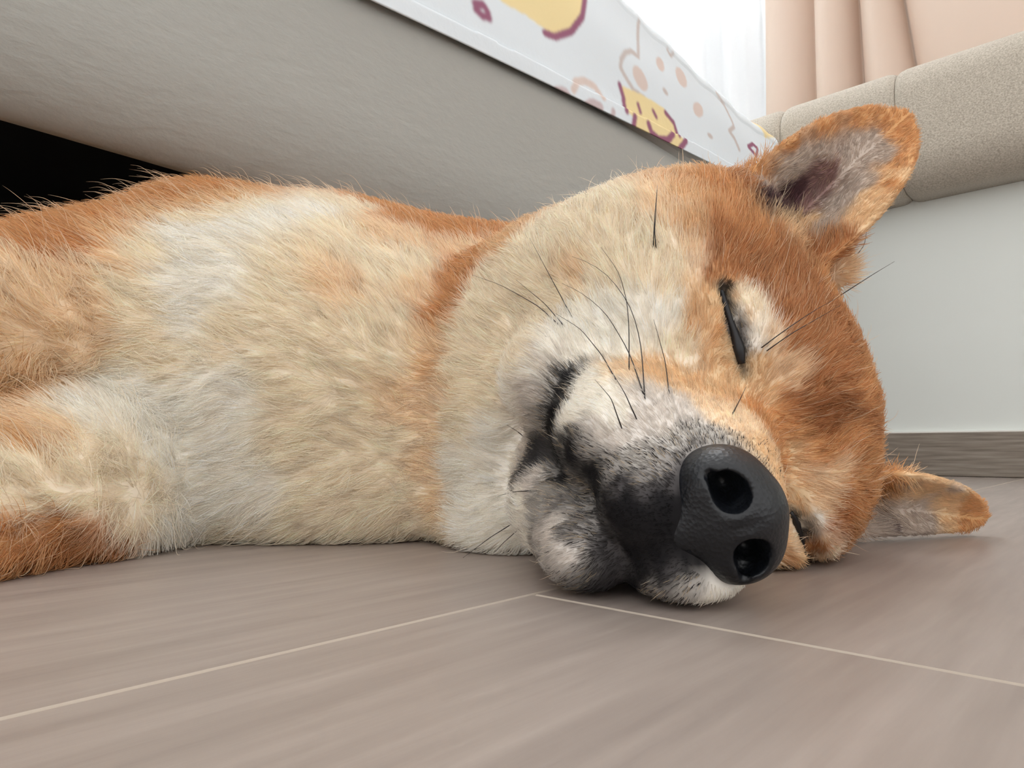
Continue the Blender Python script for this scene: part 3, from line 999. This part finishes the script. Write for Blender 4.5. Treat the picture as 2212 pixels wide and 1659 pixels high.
def make_fur(name, N, zone, parent):
    me = dog.data
    me.calc_loop_triangles()
    tri = np.zeros(len(me.loop_triangles) * 3, np.int32); me.loop_triangles.foreach_get('vertices', tri); tri = tri.reshape(-1, 3)
    vn = np.zeros(len(DV) * 3, np.float32); me.vertex_normals.foreach_get('vector', vn); vn = vn.reshape(-1, 3)
    A, B, Cc = DV[tri[:, 0]], DV[tri[:, 1]], DV[tri[:, 2]]
    cr = np.cross(B - A, Cc - A)
    ar = np.linalg.norm(cr, axis=1) / 2
    ctr = (A + B + Cc) / 3
    fn = cr / (2 * ar[:, None] + 1e-12)
    wt = ar * zone(ctr, fn)
    cdf = np.cumsum(wt); cdf /= cdf[-1]
    ti = np.searchsorted(cdf, rng.random(N))
    r1 = np.sqrt(rng.random(N)); r2 = rng.random(N)
    wa, wb, wc = 1 - r1, r1 * (1 - r2), r1 * r2
    T = tri[ti]
    Pt = DV[T[:, 0]] * wa[:, None] + DV[T[:, 1]] * wb[:, None] + DV[T[:, 2]] * wc[:, None]
    Nn = vn[T[:, 0]] * wa[:, None] + vn[T[:, 1]] * wb[:, None] + vn[T[:, 2]] * wc[:, None]
    Nn /= np.linalg.norm(Nn, axis=1)[:, None] + 1e-9
    # keep off the nose, the eye slits and the floor
    q = (Pt - HO) * 100
    f, u, s = q @ HF, q @ HU, q @ HS
    dn = np.linalg.norm(Pt - NOSE_P, axis=1) * 100
    keep = ~(((f - 5.8) / 1.9) ** 2 + ((u + 2.6) / 1.5) ** 2 + ((s + 0.3) / 1.85) ** 2 < 1.0)
    keep &= Pt[:, 2] > 0.0025
    col = vc[T[:, 0]] * wa[:, None] + vc[T[:, 1]] * wb[:, None] + vc[T[:, 2]] * wc[:, None]
    Pt, Nn, f, u, s, dn, col = Pt[keep], Nn[keep], f[keep], u[keep], s[keep], dn[keep], col[keep]
    n = len(Pt)
    # lie of the coat: away from the nose, backwards over head, neck and trunk
    fl = Pt - NOSE_P
    fl = fl / np.linalg.norm(fl, axis=1)[:, None]
    body = np.clip((-0.02 - Pt[:, 0]) / 0.10, 0, 1)
    fl = fl * (1 - 0.5 * body[:, None]) + body[:, None] * np.array([-0.55, 0.0, -0.12])
    isear = np.zeros(n)
    for E in (EAR_U, EAR_L):
        ea, eb, en = ear_coords(Pt, E)
        w_ = np.clip((ea - 0.06) / 0.12, 0, 1) * (np.abs(en) < 0.02) * (np.abs(eb) < 1.3) * (ea < 1.2)
        d_ = E[1][None] * 0.8 + E[2][None] * (np.sign(eb) * 0.35)[:, None] * (1 - 0.6 * np.abs(eb))[:, None]
        fl = fl * (1 - w_[:, None]) + d_ * w_[:, None]
        isear = np.maximum(isear, w_)
    sw = np.stack([wav(Pt, 45, seed=k) for k in (11, 12, 13)], 1) * 0.16 + np.stack([wav(Pt, 170, seed=k) for k in (14, 15, 16)], 1) * (0.10 + 0.08 * body[:, None])
    fl = fl + sw + rng.normal(size=(n, 3)) * 0.10
    tg = fl - Nn * (fl * Nn).sum(1)[:, None]
    tg /= np.linalg.norm(tg, axis=1)[:, None] + 1e-9
    ln = np.interp(dn, [1.5, 3, 5, 7, 9, 12, 16, 22, 30], [0.18, 0.24, 0.36, 0.52, 0.68, 0.84, 0.92, 1.02, 1.1]) * 0.01
    ln = np.where(isear > 0.3, 0.0032, ln)
    eye = np.ones(n)
    for sg in (1, -1):
        e0, e1 = H(0.3, -0.05, 2.4 * sg), H(-0.9, 0.3, 5.1 * sg)
        ee = e1 - e0
        hh = np.clip((Pt - e0) @ ee / (ee @ ee), 0, 1)
        de = np.linalg.norm(Pt - e0 - hh[:, None] * ee, axis=1)
        eye = np.minimum(eye, 0.35 + 0.65 * np.clip((de - 0.003) / 0.009, 0, 1))
    ln *= rng.uniform(0.65, 1.2, n) * eye * np.where(col.mean(1) < 0.06, 0.5, 1.0)
    lift = np.interp(dn, [1.5, 5, 10, 20], [0.34, 0.32, 0.34, 0.40]) + rng.normal(size=n) * 0.08 + wav(Pt, 120, seed=21) * 0.07
    lift = np.clip(lift, 0.12, 1.1)
    lift = np.where(isear > 0.3, 0.3, lift)
    stray = rng.random(n) < 0.006 * (1 + 2 * body)
    ln = np.where(stray & (isear < 0.3), ln * 1.9, ln); lift = np.where(stray, lift + 0.3, lift)
    ts = np.array([0, 0.34, 0.68, 1.0])
    pts = np.zeros((n, 4, 3), np.float32)
    for i, t in enumerate(ts):
        a = lift * (1 - 0.55 * t)
        pts[:, i] = Pt + (tg * (np.cos(a) * t)[:, None] + Nn * (np.sin(lift) * t * (1 - 0.42 * t))[:, None]) * ln[:, None]
    pts[:, 0] -= Nn * 0.0004
    pts[:, :, 2] = np.maximum(pts[:, :, 2], 0.0006)
    bend = rng.normal(size=(n, 3)) * ln[:, None] * (0.035 + 0.05 * body[:, None])
    for i, k in ((1, 0.35), (2, 1.0), (3, 1.5)):
        pts[:, i] += bend * k * (1 if i < 3 else 0.6)
    pts[:, :, 2] = np.maximum(pts[:, :, 2], 0.0006)
    cv = bpy.data.hair_curves.new(name)
    cv.add_curves([4] * n)
    cv.attributes['position'].data.foreach_set('vector', pts.ravel())
    far = np.clip((np.linalg.norm(Pt - np.array([0, 0, CAM_H]), axis=1) - 0.18) / 0.25, 0, 1.2)
    r0 = 0.000078 + 0.00006 * far
    r0 = r0 * np.where(Pt[:, 0] < -0.38, 2.2, 1.0)
    r0 = np.where(stray, r0 * 0.75, r0) * np.where(isear > 0.3, 0.72, 1.0)
    rad = (r0[:, None] * np.array([1.0, 0.95, 0.72, 0.2]) * rng.uniform(0.75, 1.25, (n, 1))).astype(np.float32)
    ra = cv.attributes.get('radius') or cv.attributes.new('radius', 'FLOAT', 'POINT')
    ra.data.foreach_set('value', rad.ravel())
    lum = col.mean(1)
    col = col * (1 + rng.normal(size=(n, 1)) * 0.10 + wav(Pt, 150, seed=31)[:, None] * 0.05)
    # grizzled muzzle: dark and pale hairs mixed where the coat turns grey
    grey = np.clip((5.9 - dn) / 2.0, 0, 1) * np.clip((lum - 0.03) / 0.05, 0, 1) * np.clip((0.62 - lum) / 0.2, 0, 1)
    pick = rng.random(n) < 0.28 * grey
    col[pick] = np.array(lin(58, 54, 54)) * rng.uniform(0.6, 1.6, (pick.sum(), 1))
    pale = (rng.random(n) < 0.14) & (lum < 0.45) & (lum > 0.12)
    col[pale] = col[pale] * 0.55 + np.array(lin(240, 214, 176)) * 0.45
    st = stray & (lum > 0.12)
    col[st] = col[st] * 0.4 + np.array(lin(244, 230, 206)) * 0.6  # backlight on stray hairs put into their colour
    hc = cv.attributes.new('hair_color', 'FLOAT_COLOR', 'CURVE')
    hc.data.foreach_set('color', np.concatenate([np.clip(col, 0.003, 0.95), np.ones((n, 1))], 1).astype(np.float32).ravel())
    cv.materials.append(m_hair)
    return link(bpy.data.objects.new(name, cv), parent)


m_hair = bpy.data.materials.new('fur_hair')
m_hair.use_nodes = True
nt = m_hair.node_tree
for nd in list(nt.nodes):
    nt.nodes.remove(nd)
out = nt.nodes.new('ShaderNodeOutputMaterial')
at = nt.nodes.new('ShaderNodeAttribute'); at.attribute_name = 'hair_color'
df = nt.nodes.new('ShaderNodeBsdfPrincipled'); df.inputs['Roughness'].default_value = 0.55; df.inputs['Specular IOR Level'].default_value = 0.18
tr = nt.nodes.new('ShaderNodeBsdfTranslucent')
mx = nt.nodes.new('ShaderNodeMixShader'); mx.inputs[0].default_value = 0.42
nt.links.new(at.outputs['Color'], df.inputs['Base Color']); nt.links.new(at.outputs['Color'], tr.inputs['Color'])
nt.links.new(df.outputs[0], mx.inputs[1]); nt.links.new(tr.outputs[0], mx.inputs[2]); nt.links.new(mx.outputs[0], out.inputs['Surface'])


def zone_all(c, nrm):
    view = np.array([0.0, 0.0, 0.16]) - c
    view /= np.linalg.norm(view, axis=1)[:, None]
    fc = (nrm * view).sum(1)
    w_ = np.where(fc > -0.35, 1.0, 0.18)
    d = np.linalg.norm(c - np.array([0, 0, CAM_H]), axis=1)
    w_ = w_ * np.clip(0.30 / d, 0.5, 1.6) ** 1.5
    for E in (EAR_U, EAR_L):
        ea, eb, en = ear_coords(c, E)
        w_ = np.where((ea > 0.15) & (np.abs(eb) < 1.3) & (ea < 1.2) & (np.abs(en) < 0.02), w_ * 2.2, w_)
    return np.where(c[:, 0] < -0.38, 0.12, w_)


if NFUR:
    fur = make_fur('fur', NFUR, zone_all, dog)
    tag(fur, kind='stuff')
    fur['label'] = 'dense ginger, cream and white coat'


# ------------------------------------------------------------------ eyelids and whiskers
def tube(name, pts, radii, m, parent, nseg=6):
    pts = np.array(pts, float)
    v, fc = [], []
    up = np.array([0.31, 0.2, 0.93])
    for i, p in enumerate(pts):
        t = pts[min(i + 1, len(pts) - 1)] - pts[max(i - 1, 0)]
        t /= np.linalg.norm(t) + 1e-12
        x = np.cross(t, up); x /= np.linalg.norm(x) + 1e-12
        y = np.cross(t, x)
        for k in range(nseg):
            a = 2 * math.pi * k / nseg
            v.append(p + (x * math.cos(a) + y * math.sin(a)) * radii[i])
    n = len(pts)
    for i in range(n - 1):
        for k in range(nseg):
            k2 = (k + 1) % nseg
            fc.append((i * nseg + k, i * nseg + k2, (i + 1) * nseg + k2, (i + 1) * nseg + k))
    fc.append(tuple(range(nseg))[::-1]); fc.append(tuple((n - 1) * nseg + k for k in range(nseg)))
    return mesh_obj(name, [tuple(q) for q in v], fc, m, parent)


def smooth_path(pts, n):
    pts = np.array(pts, float)
    d = np.concatenate([[0], np.cumsum(np.linalg.norm(np.diff(pts, axis=0), axis=1))])
    t = np.linspace(0, d[-1], n)
    out = np.stack([np.interp(t, d, pts[:, k]) for k in range(pts.shape[1])], 1)
    for _ in range(max(1, n // 8)):
        out[1:-1] = (out[:-2] + 2 * out[1:-1] + out[2:]) / 4
    return out


m_lid, _, _ = mat('eyelid_rim', lin(24, 23, 26), 0.45, 0.4)
lid = []
for px, py in smooth_path([(1556, 626), (1562, 648), (1573, 684), (1586, 718), (1596, 752), (1601, 786)], 18):
    h = onskin(px, py)
    lid.append(h[0] + h[1] * 0.0002)
lr = np.interp(np.linspace(0, 1, 18), [0, 0.12, 0.5, 0.8, 1.0], [0.0007, 0.0013, 0.0012, 0.0021, 0.0012])
tube('eyelid', lid, lr, m_lid, dog, 8)
lid2 = []
for p in lid:
    q = (p - HO) * 100
    h = bvh.find_nearest(Vector(H(q @ HF, q @ HU, -(q @ HS) - 0.3)))
    lid2.append(np.array(h[0]) - np.array(h[1]) * 0.0004)
tube('eyelid', lid2, lr * 0.7, m_lid, dog, 8)

m_whisk, _, _ = mat('whisker_hair', lin(38, 32, 32), 0.4, 0.4)
WH = [[(1359, 800), (1359, 717), (1355, 652), (1337, 587), (1298, 534)],
      [(1393, 862), (1390, 811), (1384, 735), (1363, 663), (1319, 598), (1272, 565), (1236, 554)],
      [(1392, 858), (1384, 833), (1359, 760), (1308, 674), (1254, 630), (1214, 612)],
      [(1333, 825), (1301, 768), (1254, 710), (1200, 677)],
      [(1236, 686), (1190, 600), (1144, 514)],
      [(1213, 707), (1163, 661), (1081, 615), (1020, 594)],
      [(1220, 706), (1176, 655), (1114, 604)],
      [(1411, 534), (1414, 470), (1420, 400)],
      [(1417, 536), (1414, 500), (1420, 410)],
      [(1446, 852), (1437, 780), (1412, 690)],
      [(1645, 751), (1700, 710), (1760, 670), (1815, 640)],
      [(1656, 758), (1710, 720), (1815, 660)],
      [(1112, 1128), (1060, 1160), (1000, 1205)],
      [(1122, 1142), (1090, 1170), (1065, 1196)],
      [(1150, 1060), (1110, 1062), (1075, 1072)],
      [(1135, 946), (1115, 930), (1095, 918)],
      [(1343, 925), (1320, 860), (1285, 820)],
      [(1375, 905), (1350, 850), (1320, 800)],
      [(1582, 895), (1600, 860), (1612, 835)]]
for path in WH:
    sp_ = smooth_path(path, 14)
    Ds, last = [], None
    for px, py in sp_:
        h = onskin(px, py)
        d = np.linalg.norm(h[0] - np.array([0, 0, CAM_H])) if h is not None else last
        if last is not None: d = min(d, last + 0.006)
        last = d; Ds.append(d)
    Ds = np.array(Ds)
    for _ in range(6): Ds[1:-1] = (Ds[:-2] + 2 * Ds[1:-1] + Ds[2:]) / 4
    pts = []
    for i, (px, py) in enumerate(sp_):
        t = i / 13
        r = ray(px, py); r = r / np.linalg.norm(r)
        pts.append(np.array([0, 0, CAM_H]) + r * (Ds[i] - 0.0005 - 0.009 * t ** 0.6))
    o = tube('whisker', pts, np.linspace(0.00022, 0.00006, 14), m_whisk, dog, 5)
for p0, p1, p2 in (((1836, 592), (1868, 530), (1874, 480)), ((1848, 622), (1890, 590), (1932, 565))):
    h = bvh.find_nearest(Vector(P(*p0, 0.285)))
    Y0 = h[0][1]
    pts = smooth_path([np.array(h[0]), P(*p1, Y0 + 0.006), P(*p2, Y0 + 0.012)], 12)
    tube('whisker', pts, np.linspace(0.00024, 0.00007, 12), m_whisk, dog, 5)
